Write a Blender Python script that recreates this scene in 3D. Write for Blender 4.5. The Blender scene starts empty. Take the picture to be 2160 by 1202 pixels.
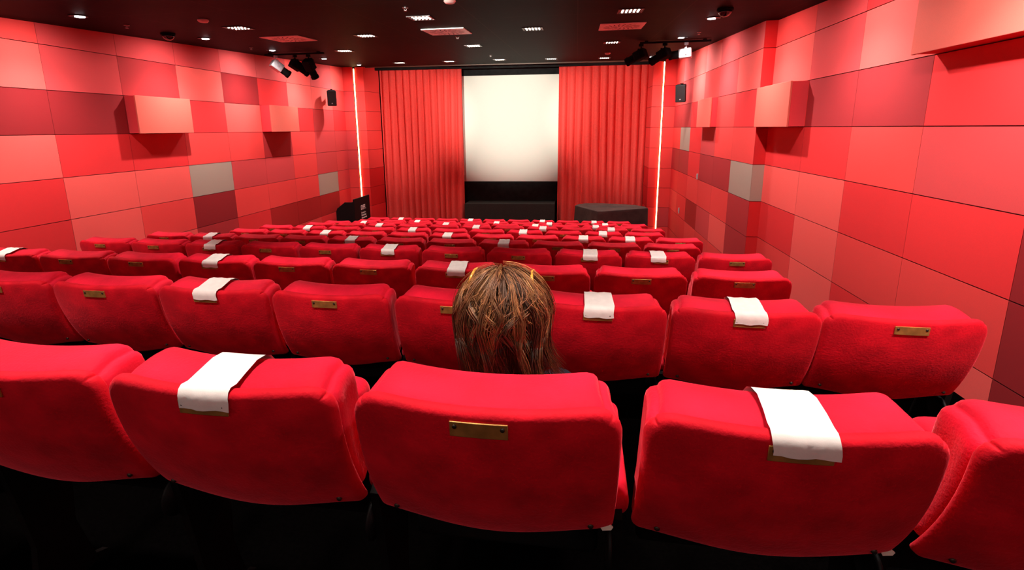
import bpy, math, random
from math import sin, cos, pi, sqrt, radians
from mathutils import Vector, Matrix

random.seed(7)
SC = bpy.context.scene
COL = SC.collection
Z0 = 2.93                      # everything below is laid out from the eye point; the whole room is lifted at the end

# ------------------------------------------------------------------ materials
def mat(name, base=(0.8, 0.8, 0.8), rough=0.6, metal=0.0, spec=0.4, sheen=0.0, sheen_tint=None,
        noise=0.0, nscale=20.0, bump=0.0, bscale=200.0, emit=None, estr=0.0, attr=None, detail=3.0, aniso=0.0):
    m = bpy.data.materials.new(name)
    m.use_nodes = True
    nt = m.node_tree
    N, L = nt.nodes, nt.links
    b = N['Principled BSDF']
    b.inputs['Base Color'].default_value = (*base, 1)
    b.inputs['Roughness'].default_value = rough
    b.inputs['Metallic'].default_value = metal
    b.inputs['Specular IOR Level'].default_value = spec
    if sheen:
        b.inputs['Sheen Weight'].default_value = sheen
        b.inputs['Sheen Roughness'].default_value = 0.35
        b.inputs['Sheen Tint'].default_value = (*(sheen_tint or base), 1)
    if emit:
        b.inputs['Emission Color'].default_value = (*emit, 1)
        b.inputs['Emission Strength'].default_value = estr
    tc = N.new('ShaderNodeTexCoord')
    src = None
    if attr:
        a = N.new('ShaderNodeAttribute')
        a.attribute_name = attr
        src = a.outputs['Color']
    if noise:
        nz = N.new('ShaderNodeTexNoise')
        nz.inputs['Scale'].default_value = nscale
        nz.inputs['Detail'].default_value = detail
        L.new(tc.outputs['Object'], nz.inputs['Vector'])
        mr = N.new('ShaderNodeMapRange')
        mr.inputs['From Min'].default_value = 0.3
        mr.inputs['From Max'].default_value = 0.7
        mr.inputs['To Min'].default_value = 1 - noise
        mr.inputs['To Max'].default_value = 1 + noise
        L.new(nz.outputs['Fac'], mr.inputs['Value'])
        mx = N.new('ShaderNodeMix')
        mx.data_type = 'RGBA'
        mx.blend_type = 'MULTIPLY'
        mx.inputs['Factor'].default_value = 1.0
        if src is not None:
            L.new(src, mx.inputs['A'])
        else:
            mx.inputs['A'].default_value = (*base, 1)
        L.new(mr.outputs['Result'], mx.inputs['B'])
        src = mx.outputs['Result']
    if src is not None:
        L.new(src, b.inputs['Base Color'])
    if bump:
        nb = N.new('ShaderNodeTexNoise')
        nb.inputs['Scale'].default_value = bscale
        nb.inputs['Detail'].default_value = 4
        L.new(tc.outputs['Object'], nb.inputs['Vector'])
        bp = N.new('ShaderNodeBump')
        bp.inputs['Strength'].default_value = bump
        bp.inputs['Distance'].default_value = 0.004
        L.new(nb.outputs['Fac'], bp.inputs['Height'])
        L.new(bp.outputs['Normal'], b.inputs['Normal'])
    return m

VELVET = mat('red_velvet', (0.60, 0.005, 0.017), 0.75, spec=0.12, sheen=0.55, sheen_tint=(1.0, 0.10, 0.14), noise=0.28, nscale=9, bump=0.35, bscale=130)
VELVET2 = mat('red_velvet_cushion', (0.70, 0.008, 0.032), 0.75, spec=0.12, sheen=0.7, sheen_tint=(1.0, 0.16, 0.20), noise=0.28, nscale=8, bump=0.35, bscale=130)
BRASS = mat('brushed_brass', (0.55, 0.27, 0.075), 0.30, metal=0.55, spec=0.6, noise=0.25, nscale=30)
SCREWM = mat('dark_screw', (0.05, 0.04, 0.03), 0.4, metal=0.6, noise=0.1)
BLACKM = mat('black_metal', (0.006, 0.005, 0.005), 0.8, spec=0.08, noise=0.2)
BLACKP = mat('black_plastic', (0.007, 0.007, 0.0075), 0.55, spec=0.2, noise=0.1)
ARMM = mat('grey_armrest', (0.03, 0.028, 0.027), 0.7, noise=0.3, nscale=160)
TABM = mat('pale_metal_tab', (0.8, 0.76, 0.66), 0.45, spec=0.5, noise=0.1)
SATIN = mat('white_satin', (0.86, 0.80, 0.77), 0.42, spec=0.5, sheen=0.2, sheen_tint=(1, 1, 1), noise=0.05, nscale=40, bump=0.25, bscale=45)
CARPET = mat('black_carpet', (0.0009, 0.0007, 0.0007), 1.0, spec=0.0, noise=0.3, nscale=90, bump=0.4, bscale=300)
WALLM = mat('fabric_wall_panels', (0.8, 0.1, 0.1), 0.8, spec=0.25, attr='col', noise=0.035, nscale=240, bump=0.08, bscale=500)
BOXFRONT = mat('peach_panel', (0.74, 0.130, 0.092), 0.8, spec=0.25, noise=0.035, nscale=240, bump=0.08, bscale=500)
BOXSIDE = mat('red_panel_side', (0.74, 0.045, 0.055), 0.8, spec=0.25, noise=0.035, nscale=240)
CURTAINM = mat('red_curtain_cloth', (0.78, 0.072, 0.060), 0.8, spec=0.15, sheen=0.3, sheen_tint=(1, 0.2, 0.15), noise=0.06, nscale=30, bump=0.15, bscale=400)
SCREENM = mat('white_screen', (0.84, 0.82, 0.72), 0.9, spec=0.1, noise=0.01, nscale=200)
BLACKCLOTH = mat('black_cloth', (0.012, 0.011, 0.011), 0.9, spec=0.15, noise=0.3, nscale=8)
PIANOCLOTH = mat('dark_cover_cloth', (0.050, 0.035, 0.031), 0.85, spec=0.2, sheen=0.15, sheen_tint=(.6, .45, .4), noise=0.25, nscale=6, bump=0.3, bscale=40)
STAGEM = mat('black_stage', (0.022, 0.019, 0.017), 0.6, spec=0.3, noise=0.2, nscale=30)
WHITEINK = mat('white_lettering', (0.85, 0.82, 0.78), 0.6, noise=0.02)
LIGHTMETAL = mat('light_grey_metal', (0.55, 0.55, 0.56), 0.4, metal=0.3, noise=0.1)
DIFFM = mat('painted_grille', (0.88, 0.78, 0.72), 0.4, metal=0.0, noise=0.08)
DARKSLOT = mat('dark_slots', (0.02, 0.008, 0.008), 0.7, noise=0.1)
LEDM = mat('led_dots', (1, 1, 1), 0.5, emit=(1.0, 0.84, 0.68), estr=14.0, noise=0.01)
WASHM = mat('wash_lens', (1, 1, 1), 0.5, emit=(1.0, 0.95, 0.97), estr=16.0, noise=0.01)
STRIPM = mat('warm_led_strip', (1, 0.9, 0.7), 0.5, emit=(1.0, 0.60, 0.25), estr=11.0, noise=0.01)
HOUSM = mat('light_housing', (0.05, 0.035, 0.035), 0.35, metal=0.6, noise=0.1)
DISCM = mat('pale_disc', (0.75, 0.45, 0.42), 0.4, noise=0.05)
CHROME = mat('chrome', (0.35, 0.28, 0.27), 0.3, metal=1.0, noise=0.05)
SKIN = mat('skin', (0.62, 0.36, 0.26), 0.5, spec=0.4, noise=0.06, nscale=30)
HAIRM = mat('brown_hair', (0.1, 0.05, 0.02), 0.45, spec=0.45, attr='col', noise=0.25, nscale=60)
SWEATER = mat('black_knit', (0.012, 0.011, 0.012), 0.9, spec=0.15, noise=0.2, nscale=90, bump=0.4, bscale=250)
TROUSER = mat('dark_denim', (0.018, 0.020, 0.032), 0.9, spec=0.15, noise=0.2, nscale=120)
SHOEM = mat('black_leather', (0.012, 0.010, 0.010), 0.4, noise=0.1)
EYEW = mat('eye_white', (0.85, 0.83, 0.8), 0.2, noise=0.02)
EYED = mat('eye_iris', (0.08, 0.04, 0.02), 0.2, noise=0.1)
LIPM = mat('lips', (0.55, 0.16, 0.15), 0.45, noise=0.05)
AMBER = mat('amber_plastic', (0.80, 0.36, 0.05), 0.25, spec=0.6, noise=0.35, nscale=40)
SMOKED = mat('smoked_lens', (0.05, 0.03, 0.02), 0.1, spec=0.6, noise=0.05)

def ceiling_mat():
    m = mat('dark_ceiling_tiles', (0.010, 0.0055, 0.0038), 0.6, spec=0.03, noise=0.15, nscale=60)
    nt = m.node_tree; N, L = nt.nodes, nt.links
    b = N['Principled BSDF']
    old = b.inputs['Base Color'].links[0].from_socket
    tc = N.new('ShaderNodeTexCoord')
    mp = N.new('ShaderNodeMapping')
    mp.inputs['Location'].default_value = (1.18 + 0.585 * 20, -6.07 + 1.17 * 20, 0)
    L.new(tc.outputs['Object'], mp.inputs['Vector'])
    br = N.new('ShaderNodeTexBrick')
    br.offset = 0.0; br.squash = 1.0
    br.inputs['Scale'].default_value = 1.0
    br.inputs['Brick Width'].default_value = 1.17
    br.inputs['Row Height'].default_value = 1.17
    br.inputs['Mortar Size'].default_value = 0.006
    br.inputs['Mortar Smooth'].default_value = 0.1
    br.inputs['Color1'].default_value = (0, 0, 0, 1)
    br.inputs['Color2'].default_value = (0, 0, 0, 1)
    br.inputs['Mortar'].default_value = (1, 1, 1, 1)
    L.new(mp.outputs['Vector'], br.inputs['Vector'])
    mx = N.new('ShaderNodeMix'); mx.data_type = 'RGBA'
    L.new(br.outputs['Color'], mx.inputs['Factor'])
    L.new(old, mx.inputs['A'])
    mx.inputs['B'].default_value = (0.03, 0.016, 0.012, 1)
    L.new(mx.outputs['Result'], b.inputs['Base Color'])
    return m
CEILM = ceiling_mat()

# ------------------------------------------------------------------ mesh builder
class MB:
    def __init__(s):
        s.v = []; s.f = []; s.c = []
    def poly(s, pts, col=None):
        i = len(s.v)
        s.v += [tuple(p) for p in pts]
        s.f.append(tuple(range(i, i + len(pts)))); s.c.append(col)
    def grid(s, rows, col=None, close_u=False, cap=False):
        """rows: list of rings of equal length"""
        i0 = len(s.v); n = len(rows[0])
        for r in rows: s.v += [tuple(p) for p in r]
        for a in range(len(rows) - 1):
            for b in range(n if close_u else n - 1):
                b2 = (b + 1) % n
                s.f.append((i0 + a*n + b, i0 + a*n + b2, i0 + (a+1)*n + b2, i0 + (a+1)*n + b)); s.c.append(col)
        if cap:
            s.f.append(tuple(i0 + b for b in reversed(range(n)))); s.c.append(col)
            s.f.append(tuple(i0 + (len(rows)-1)*n + b for b in range(n))); s.c.append(col)
    def box(s, c, d, col=None, M=None):
        x, y, z = c; a, b, h = d[0]/2, d[1]/2, d[2]/2
        P = [Vector((x+i*a, y+j*b, z+k*h)) for k in (-1, 1) for j in (-1, 1) for i in (-1, 1)]
        if M is not None: P = [M @ p for p in P]
        i0 = len(s.v); s.v += [tuple(p) for p in P]
        for f in ((0, 2, 3, 1), (4, 5, 7, 6), (0, 1, 5, 4), (2, 6, 7, 3), (0, 4, 6, 2), (1, 3, 7, 5)):
            s.f.append(tuple(i0+q for q in f)); s.c.append(col)
    def prism(s, pts2, axis, lo, hi, col=None):
        """extrude a polygon; axis 0: pts=(y,z), 1: pts=(x,z), 2: pts=(x,y)"""
        def mk(p, t):
            return (t, p[0], p[1]) if axis == 0 else ((p[0], t, p[1]) if axis == 1 else (p[0], p[1], t))
        n = len(pts2); i0 = len(s.v)
        s.v += [mk(p, lo) for p in pts2] + [mk(p, hi) for p in pts2]
        s.f.append(tuple(i0 + k for k in reversed(range(n)))); s.c.append(col)
        s.f.append(tuple(i0 + n + k for k in range(n))); s.c.append(col)
        for k in range(n):
            k2 = (k+1) % n
            s.f.append((i0+k, i0+k2, i0+n+k2, i0+n+k)); s.c.append(col)
    def tube(s, pts, rad, n=8, col=None, cap=True):
        pts = [Vector(p) for p in pts]
        rings = []
        for k, p in enumerate(pts):
            t = (pts[min(k+1, len(pts)-1)] - pts[max(k-1, 0)]).normalized()
            ref = Vector((0, 0, 1)) if abs(t.z) < 0.9 else Vector((1, 0, 0))
            a = t.cross(ref).normalized(); b = t.cross(a)
            r = rad[k] if isinstance(rad, (list, tuple)) else rad
            rings.append([p + (a*cos(2*pi*q/n) + b*sin(2*pi*q/n))*r for q in range(n)])
        s.grid(rings, col, True, cap)
    def rbox(s, c, d, r, fn=None, n=(6, 2, 6)):
        """box with rounded edges; fn deforms each point"""
        def ticks(L, r, k):
            h = L/2
            e = [0, 0.3, 0.62, 1.0]
            a = [-h + r*t for t in e]
            mid = [-h + r + (L - 2*r)*q/k for q in range(1, k)]
            return a + mid + [-x for x in reversed(a)]
        T = [ticks(d[i], r, n[i]) for i in range(3)]
        idx = {}
        def vid(p):
            key = (round(p[0], 5), round(p[1], 5), round(p[2], 5))
            if key in idx: return idx[key]
            inn = [max(-(d[i]/2 - r), min(d[i]/2 - r, p[i])) for i in range(3)]
            dv = Vector([p[i] - inn[i] for i in range(3)])
            q = Vector(inn) + (dv.normalized()*r if dv.length > 1e-9 else dv)
            q = Vector((q.x + c[0], q.y + c[1], q.z + c[2]))
            if fn: q = fn(q)
            idx[key] = len(s.v); s.v.append(tuple(q)); return idx[key]
        for ax in range(3):
            u, w = [(1, 2), (2, 0), (0, 1)][ax]
            for sg in (-1, 1):
                for a in range(len(T[u]) - 1):
                    for b in range(len(T[w]) - 1):
                        q = []
                        for (da, db) in ((0, 0), (1, 0), (1, 1), (0, 1)):
                            p = [0, 0, 0]; p[ax] = sg*d[ax]/2; p[u] = T[u][a+da]; p[w] = T[w][b+db]
                            q.append(vid(p))
                        if sg < 0: q.reverse()
                        s.f.append(tuple(q)); s.c.append(None)
    def lathe(s, c, prof, n=20, axis='z', col=None):
        rings = []
        for r, h in prof:
            ring = []
            for q in range(n):
                a = 2*pi*q/n
                if axis == 'z': p = (c[0]+r*cos(a), c[1]+r*sin(a), c[2]+h)
                elif axis == 'y': p = (c[0]+r*cos(a), c[1]+h, c[2]+r*sin(a))
                else: p = (c[0]+h, c[1]+r*cos(a), c[2]+r*sin(a))
                ring.append(p)
            rings.append(ring)
        s.grid(rings, col, True, True)
    def mesh(s, name, m, smooth=False):
        me = bpy.data.meshes.new(name)
        me.from_pydata(s.v, [], s.f)
        if any(c is not None for c in s.c):
            at = me.color_attributes.new('col', 'FLOAT_COLOR', 'CORNER')
            li = 0
            buf = []
            for p, c in zip(s.f, s.c):
                c = c or (0.5, 0.5, 0.5)
                buf += [c[0], c[1], c[2], 1.0]*len(p)
            at.data.foreach_set('color', buf)
        me.materials.append(m)
        if smooth:
            me.polygons.foreach_set('use_smooth', [True]*len(me.polygons))
        me.update()
        return me
    def build(s, name, m, parent=None, smooth=False, loc=None):
        return put(name, s.mesh(name, m, smooth), parent, loc)

def put(name, me, parent=None, loc=None):
    o = bpy.data.objects.new(name, me)
    COL.objects.link(o)
    if parent is not None: o.parent = parent
    if loc is not None: o.location = loc
    return o

def empty(name, label, cat, loc=(0, 0, 0), rz=0.0, group=None):
    o = bpy.data.objects.new(name, None)
    COL.objects.link(o)
    o.location = loc; o.rotation_euler = (0, 0, rz)
    o.empty_display_size = 0.1
    return tag(o, label, cat, group)

def tag(o, label, cat, group=None):
    o['label'] = label; o['category'] = cat
    if group: o['group'] = group
    return o

def struct(o):
    o['kind'] = 'structure'
    return o

def kids(o): return [c for c in bpy.data.objects if c.parent == o]

def fix_normals(o):
    import bmesh
    bm = bmesh.new(); bm.from_mesh(o.data)
    bmesh.ops.recalc_face_normals(bm, faces=bm.faces)
    bm.to_mesh(o.data); bm.free()
    return o

# ------------------------------------------------------------------ room measures
XL, XR, XP, YP = -5.93, 2.506, 2.357, 7.18
PW, PH, ZS3 = 0.9785, 0.4963, -0.016
def seam(i): return ZS3 + (3 - i)*PH
def ceil_z(y): return 0.956 + 0.0488*y
def FY(x, d=0.0): return 12.55 + 0.055*(x + 5.93) + d
YB = -1.4
ZF = -2.93                                   # front floor
ROW_DY, ROW_Y0 = 1.0025, 0.8315
ROW_X = [-4.5667, -4.317, -4.563, -4.287, -4.558, -4.287, -4.5445, -4.358, -4.556, -4.335, -4.5425]
ROW_Z = [-0.5485, -0.7007, -0.8637, -1.0076, -1.1685, -1.3237, -1.4695, -1.6127, -1.7704, -1.9225, -2.0577]
FLOORZ = [z - 0.87 for z in ROW_Z]

# ------------------------------------------------------------------ floor with its steps, ceiling
m = MB()
pts = [(YB, FLOORZ[0])]
for r in range(10):
    ye = ROW_Y0 + r*ROW_DY + 0.72
    pts += [(ye, FLOORZ[r]), (ye, FLOORZ[r+1])]
pts += [(15.2, FLOORZ[10]), (15.2, -3.4), (YB, -3.4)]
m.prism(pts, 0, XL - 0.3, 3.0)
struct(fix_normals(m.build('floor', CARPET)))

m = MB()
y0, y1 = YB - 0.1, 12.62
def cp(x, y, dz=0): return (x, y, ceil_z(y) + dz)
ya, yb = FY(XL, 0.1), FY(3.0, 0.1)
m.poly([cp(XL-.3, y0), cp(XL-.3, ya), cp(3.0, yb), cp(3.0, y0)])
m.poly([cp(XL-.3, y0, .12), cp(3.0, y0, .12), cp(3.0, yb, .12), cp(XL-.3, ya, .12)])
m.poly([cp(XL-.3, ya), cp(XL-.3, ya, .12), cp(3.0, yb, .12), cp(3.0, yb)])
struct(m.build('ceiling', CEILM))
m = MB()                                     # brown edge of the ceiling towards the screen
m.prism([(-6.1, FY(-6.1, .1)), (3.0, FY(3.0, .1)), (3.0, FY(3.0, .13)), (-6.1, FY(-6.1, .13))], 2, 1.56, 1.63)
struct(m.build('trim_1', mat('brown_edge_trim', (0.12, 0.06, 0.035), 0.5, noise=0.1)))
m = MB()                                     # black space above the curtains, back wall of the stage
m.box((-1.6, 13.9, 2.35), (9.6, 3.0, 0.1))
struct(m.build('ceiling_over_stage', BLACKCLOTH))
m = MB(); m.box((-1.6, 15.1, -0.4), (9.6, 0.1, 6.0)); struct(m.build('wall_front', BLACKCLOTH))
m = MB(); m.box((-1.7, YB - .05, -0.2), (9.2, 0.1, 3.6)); struct(m.build('wall_back', mat('back_wall_red', (0.45, 0.03, 0.03), 0.8, noise=0.05)))

# ------------------------------------------------------------------ walls of coloured panels
PAL = dict(L=(0.92, 0.108, 0.092), M=(0.84, 0.056, 0.050), S=(0.80, 0.030, 0.032), Q=(0.66, 0.016, 0.017), D=(0.46, 0.028, 0.031), U=(0.64, 0.056, 0.058),
           E=(0.38, 0.024, 0.028), K=(0.30, 0.013, 0.016), B=(0.42, 0.012, 0.011), G=(0.40, 0.30, 0.235), W=(0.92, 0.17, 0.155), P=(0.72, 0.095, 0.095))
GAPC = (0.10, 0.006, 0.008)
def panel_wall(name, pt, cells, g=0.0035, dep=0.02):
    """pt(u, z, d): point on the wall, d inwards of the wall face; cells: (u0, u1, z0, z1, colour key)"""
    m = MB()
    us = [c[0] for c in cells] + [c[1] for c in cells]; zs = [c[2] for c in cells] + [c[3] for c in cells]
    m.poly([pt(min(us), min(zs), dep), pt(max(us), min(zs), dep), pt(max(us), max(zs), dep), pt(min(us), max(zs), dep)], GAPC)
    for (a, b, z0, z1, k) in cells:
        j = 1 + random.uniform(-.04, .04)
        c = tuple(q*j for q in PAL[k])
        gu = g*0.5
        A = [pt(a+gu, z0+g, 0), pt(b-gu, z0+g, 0), pt(b-gu, z1-g, 0), pt(a+gu, z1-g, 0)]
        Bk = [pt(a+gu, z0+g, dep), pt(b-gu, z0+g, dep), pt(b-gu, z1-g, dep), pt(a+gu, z1-g, dep)]
        m.poly(A, c)
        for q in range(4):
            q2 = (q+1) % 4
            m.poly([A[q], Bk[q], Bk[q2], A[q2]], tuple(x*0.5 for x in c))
    o = m.build(name, WALLM)
    return struct(o)

def cellrows(cols, table, lo=-1, hi=8):
    """cols: list of (u0, u1, list index); table[row] string of keys, row r lies between seam r and seam r+1"""
    out = []
    for r in range(0, 7):
        pass
    return out

ROWZ = [(seam(1), 2.05)] + [(seam(r+1), seam(r)) for r in range(1, 6)] + [(seam(7), seam(6)), (seam(8), seam(7)), (seam(9), seam(8))]
# left wall; columns from A = 5.0 m: index -1 is the one nearer than A
LT = ['MUUUPPLPL',    # ceiling - s1
      'LUDLKSLLM',    # s1-s2
      'KKKSLSSUS',    # s2-s3
      'LSSMMDMUU',    # s3-s4
      'SLLGUUMUU',    # s4-s5
      'SLMKMMMGU',    # s5-s6
      'SLLDSBBBS', 'QSMSMSMSS', 'SQSMSSQSS']
cells = []
for r, (z0, z1) in enumerate(ROWZ):
    for c in range(-7, 8):
        u0 = 5.0 + c*PW; u1 = u0 + PW
        if c == 7: u1 = FY(XL)
        k = LT[r][c+1] if c >= -1 else random.choice('LMSUKSD')
        cells.append((u0, u1, z0, z1, k))
panel_wall('wall_left', lambda u, z, d: (XL - d, u, z), cells)
# right wall, the part that stands forward (further from the seats' rear)
RT = ['PPWLPM',
      'LUMLUM',  # fifth panel: loudspeaker shadow painted in as a duller key
      'SMMSDD',  # fifth panel: shadow put into the colour key
      'MMUSGM',
      'GDDSDD',
      'DMMMSS',
      'DLUBSM', 'SMMMSS', 'SSSQSS']
cells = []
for r, (z0, z1) in enumerate(ROWZ):
    for c in range(6):
        u0 = YP + c*PW; u1 = u0 + PW
        if c == 5: u1 = FY(XP)
        cells.append((u0, u1, z0, z1, RT[r][c]))
panel_wall('wall_right', lambda u, z, d: (XP + d, u, z), cells)
# return face of the step in the right wall
cells = [(XP, XR + .02, z0, z1, k) for (z0, z1), k in zip(ROWZ, 'QSSQGQQSS')]
cells = [(a, b, z0, z1, k) for (a, b, z0, z1, k) in cells]
panel_wall('wall_right_step', lambda u, z, d: (u, YP + d, z), cells)
# right wall, the recessed part beside the camera; columns step towards the camera
RR = ['MUSLSMMS',
      'LULLMSUL',
      'MEESMUSM',
      'SSMUKMDS',
      'LLSSKSUM',
      'SLMMKSMS',
      'MLSLKMSU', 'SMMSKSMM', 'SMSSBSSM']
cells = []
for r, (z0, z1) in enumerate(ROWZ):
    for c in range(8):
        u1 = YP if c == 0 else 7.08 - c*PW
        u0 = 7.08 - (c+1)*PW
        cells.append((u0, u1, z0, z1, RR[r][c]))
panel_wall('wall_right_recess', lambda u, z, d: (XR + d, u, z), cells)
# front wings beside the curtains, with the reveals that lead back to the curtain line
def wing(name, xa, xb, keys, d0):
    cells = [(xa, xb, z0, z1, k) for (z0, z1), k in zip(ROWZ, keys)]
    panel_wall(name, lambda u, z, d: (u, FY(u, d0) + d, z), cells)
wing('wall_front_wing_left', XL, -5.665, 'MUMUUMMSS', -0.05)
wing('wall_front_wing_left.001', -5.62, -5.395, 'MMMMMSQSS', 0.0)
wing('wall_front_wing_right', 2.085, XP, 'MSMMMMMUM', -0.05)
wing('wall_front_wing_right.001', 1.811, 2.04, 'MMMMMSQSS', 0.0)
def reveal(name, xa, xb, d1, keys, side):
    cells = [(0, 1, z0, z1, k) for (z0, z1), k in zip(ROWZ, keys)]
    panel_wall(name, lambda u, z, d: (xa + (xb-xa)*u + side*d, FY(xa, d1*u), z), cells)
reveal('wall_front_reveal_left', -5.395, -5.31, 0.80, 'MMMMMQQSS', -1)
reveal('wall_front_reveal_right', 1.811, 1.80, 0.80, 'MMMMMQQSS', 1)
for nm, x in (('left', -5.6425), ('right', 2.0625)):
    m = MB()
    y = FY(x, -0.012)
    m.rbox((x, y, -0.62), (0.026, 0.03, 4.3), 0.011, n=(1, 1, 8))
    tag(m.build('light_strip', STRIPM, None, True),
        'warm glowing vertical light strip beside the %s curtain' % ('lectern-side' if nm == 'left' else 'piano-side'), 'light strip', 'vertical light strips beside the curtains')
    m = MB()
    m.box((x, y + .045, -0.62), (0.05, 0.03, 4.6))
    struct(m.build('trim_2', BLACKM))

# ------------------------------------------------------------------ projecting boxes on the walls
def wall_box(label, wx, fx, ya_, yb_, z0, z1):
    e = empty('mounted_box', label, 'wall box', (wx, (ya_+yb_)/2, z0), group='boxes projecting from the panelled walls')
    L_ = yb_-ya_; H = z1-z0; d = fx-wx
    sg = 1 if d > 0 else -1
    m = MB(); m.rbox((d/2 - sg*.011, 0, H/2), (abs(d)-.022, L_-.012, H-.008), .003, n=(1, 2, 1)); m.build('box_body', BOXSIDE, e)
    m = MB(); m.rbox((d - sg*.010, 0, H/2), (.02, L_, H), .004, n=(1, 2, 1)); m.build('front_panel', BOXFRONT, e)
wall_box('peach-fronted box on the lectern-side wall, the larger one closer to the camera', XL, -5.762, 5.985, 6.955, seam(3), seam(2))
wall_box('peach-fronted box on the lectern-side wall, closer to the screen and loudspeaker', XL, -5.722, 8.92, 9.885, seam(3), seam(2))
wall_box('wide peach box high on the piano-side wall, cut by the picture edge', XR, 2.346, 3.17, 4.14, seam(2), seam(1))
wall_box('peach-fronted box on the piano-side wall beside the step in the wall', XR, 2.318, 6.105, 7.165, seam(3), seam(2))
wall_box('small peach-fronted box on the piano-side wall, closest to the loudspeaker', XP, 2.245, 9.15, 10.10, seam(3), seam(2))

# ------------------------------------------------------------------ curtains, screen, stage
def curtain(label, xa, xb, folds, seed, ztop):
    rnd = random.Random(seed)
    n = folds*14; rows = 26
    ph = [rnd.uniform(-.5, .5) for _ in range(folds+2)]
    am = [rnd.uniform(.75, 1.2) for _ in range(folds+2)]
    R = []
    for j in range(rows+1):
        t = j/rows
        z = ztop + (ZF + .03 - ztop)*t
        ring = []
        for i in range(n+1):
            u = i/n
            w = u*folds + 0.22*t*sin(5*u + seed) + .12*t*sin(17*u + 2*seed)
            k = min(int(w) if w > 0 else 0, folds)
            s = sin(2*pi*w + ph[k]*.0)
            s = math.copysign(abs(s)**0.9, s)
            amp = (.036 + .036*min(1, t*2.0))*am[k]
            d = .78 + amp*s + .02*t*sin(9*u + seed)
            x = xa + (xb-xa)*u + .012*cos(2*pi*w)
            ring.append((x, FY(x, d), z))
        R.append(ring)
    m = MB(); m.grid(R)
    o = m.build('stage_curtain', CURTAINM, None, True)
    tag(o, label, 'curtain', 'red curtains flanking the screen')
    mod = o.modifiers.new('thick', 'SOLIDIFY'); mod.thickness = .006
curtain('red pleated curtain on the lectern side of the white screen', -5.29, -3.055, 12, 3, 1.80)
curtain('red pleated curtain behind the covered piano, other side of the screen', -0.485, 1.79, 11, 8, 1.78)

yS = 1.25
e = empty('projection_screen', 'tall white cinema screen between the red curtains', 'screen', (-1.75, FY(-1.75, yS), -1.47))
def scr(xa, xb, z0, z1, d):
    x0_, x1_ = xa + 1.75, xb + 1.75
    yy = FY(-1.75, yS)
    return [(x0_, FY(xa, d) - yy, z0 + 1.47), (x1_, FY(xb, d) - yy, z0 + 1.47), (x1_, FY(xb, d) - yy, z1 + 1.47), (x0_, FY(xa, d) - yy, z1 + 1.47)]
m = MB(); m.poly(scr(-4.7, 1.1, -1.47, 1.42, yS)); m.build('screen_cloth', SCREENM, e)
m = MB()
for q in ((-4.8, 1.2, 1.42, 1.9), (-4.8, 1.2, -1.53, -1.47), (-4.8, -4.7, -1.47, 1.42), (1.1, 1.2, -1.47, 1.42)):
    m.poly(scr(*q, yS - .02))
m.build('masking_border', BLACKCLOTH, e)
m = MB()
A = [(-4.8, FY(-4.8, 1.18)), (1.2, FY(1.2, 1.18)), (1.2, FY(1.2, 1.22)), (-4.8, FY(-4.8, 1.22))]
m.prism(A, 2, -2.012, -1.50)
tag(m.build('masking_drape', BLACKCLOTH), 'black cloth panel hanging below the white screen', 'black drape')
m = MB()
A = [(-2.99, FY(-2.99, .55)), (-.54, FY(-.54, .55)), (-.54, FY(-.54, 1.9)), (-2.99, FY(-2.99, 1.9))]
m.prism(A, 2, ZF, -2.015)
o = m.build('stage_platform', STAGEM); tag(o, 'low black stage platform under the screen', 'stage')
m = MB()
A = [(-5.35, FY(-5.35, .60)), (1.82, FY(1.82, .60)), (1.82, FY(1.82, .66)), (-5.35, FY(-5.35, .66))]
m.prism(A, 2, 1.545, 2.2)
tag(m.build('curtain_pelmet', BLACKCLOTH), 'black pelmet strip above the red curtains', 'pelmet')

# ------------------------------------------------------------------ lectern with lettering
e = empty('lectern', 'black lectern with white lettering against the panelled wall', 'lectern', (-5.55, 11.8, ZF))
zb = -ZF
prof = [(-5.80, ZF+.04), (-5.34, ZF+.04), (-5.34, -1.727), (-5.56, -1.729), (-5.765, -1.885), (-5.80, -1.96)]
for y0_, y1_ in ((11.35, 11.38), (12.21, 12.24)):
    m = MB(); m.prism([(x+5.55, z-ZF) for x, z in prof], 1, y0_-11.8, y1_-11.8)
    fix_normals(m.build('side_panel', BLACKP, e))
m = MB()
m.rbox((.225, 0, .66), (.035, .93, 1.24), .008, n=(1, 2, 2)); m.build('front_panel', BLACKP, e)
m = MB()
Mx = Matrix.Translation((-.02, 0, 1.12)) @ Matrix.Rotation(radians(-22), 4, 'Y')
m.box((0, 0, 0), (.44, .83, .025), M=Mx); m.build('desk_top', BLACKP, e)
m = MB(); m.box((0, 0, .02), (.52, .96, .04)); m.build('plinth', BLACKP, e)
def text_mesh(name, s, size, parent, loc, rot, bold=0.0):
    cu = bpy.data.curves.new(name, 'FONT'); cu.body = s; cu.size = size; cu.offset = bold; cu.extrude = .001
    t = bpy.data.objects.new('tmp', cu); COL.objects.link(t)
    dg = bpy.context.evaluated_depsgraph_get()
    me = bpy.data.meshes.new_from_object(t.evaluated_get(dg))
    bpy.data.objects.remove(t)
    me.materials.clear(); me.materials.append(WHITEINK)
    o = put(name, me, parent, loc); o.rotation_euler = rot
    return o
rt = (pi/2, 0, pi/2)
text_mesh('lettering', 'DFF.', .155, e, (.244, -.10, .965), rt, .006)
for k, s in enumerate(('Deutsches', 'Filminstitut', 'Filmmuseum')):
    text_mesh('lettering', s, .062, e, (.244, -.09, .865 - k*.065), rt, .002)

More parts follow.
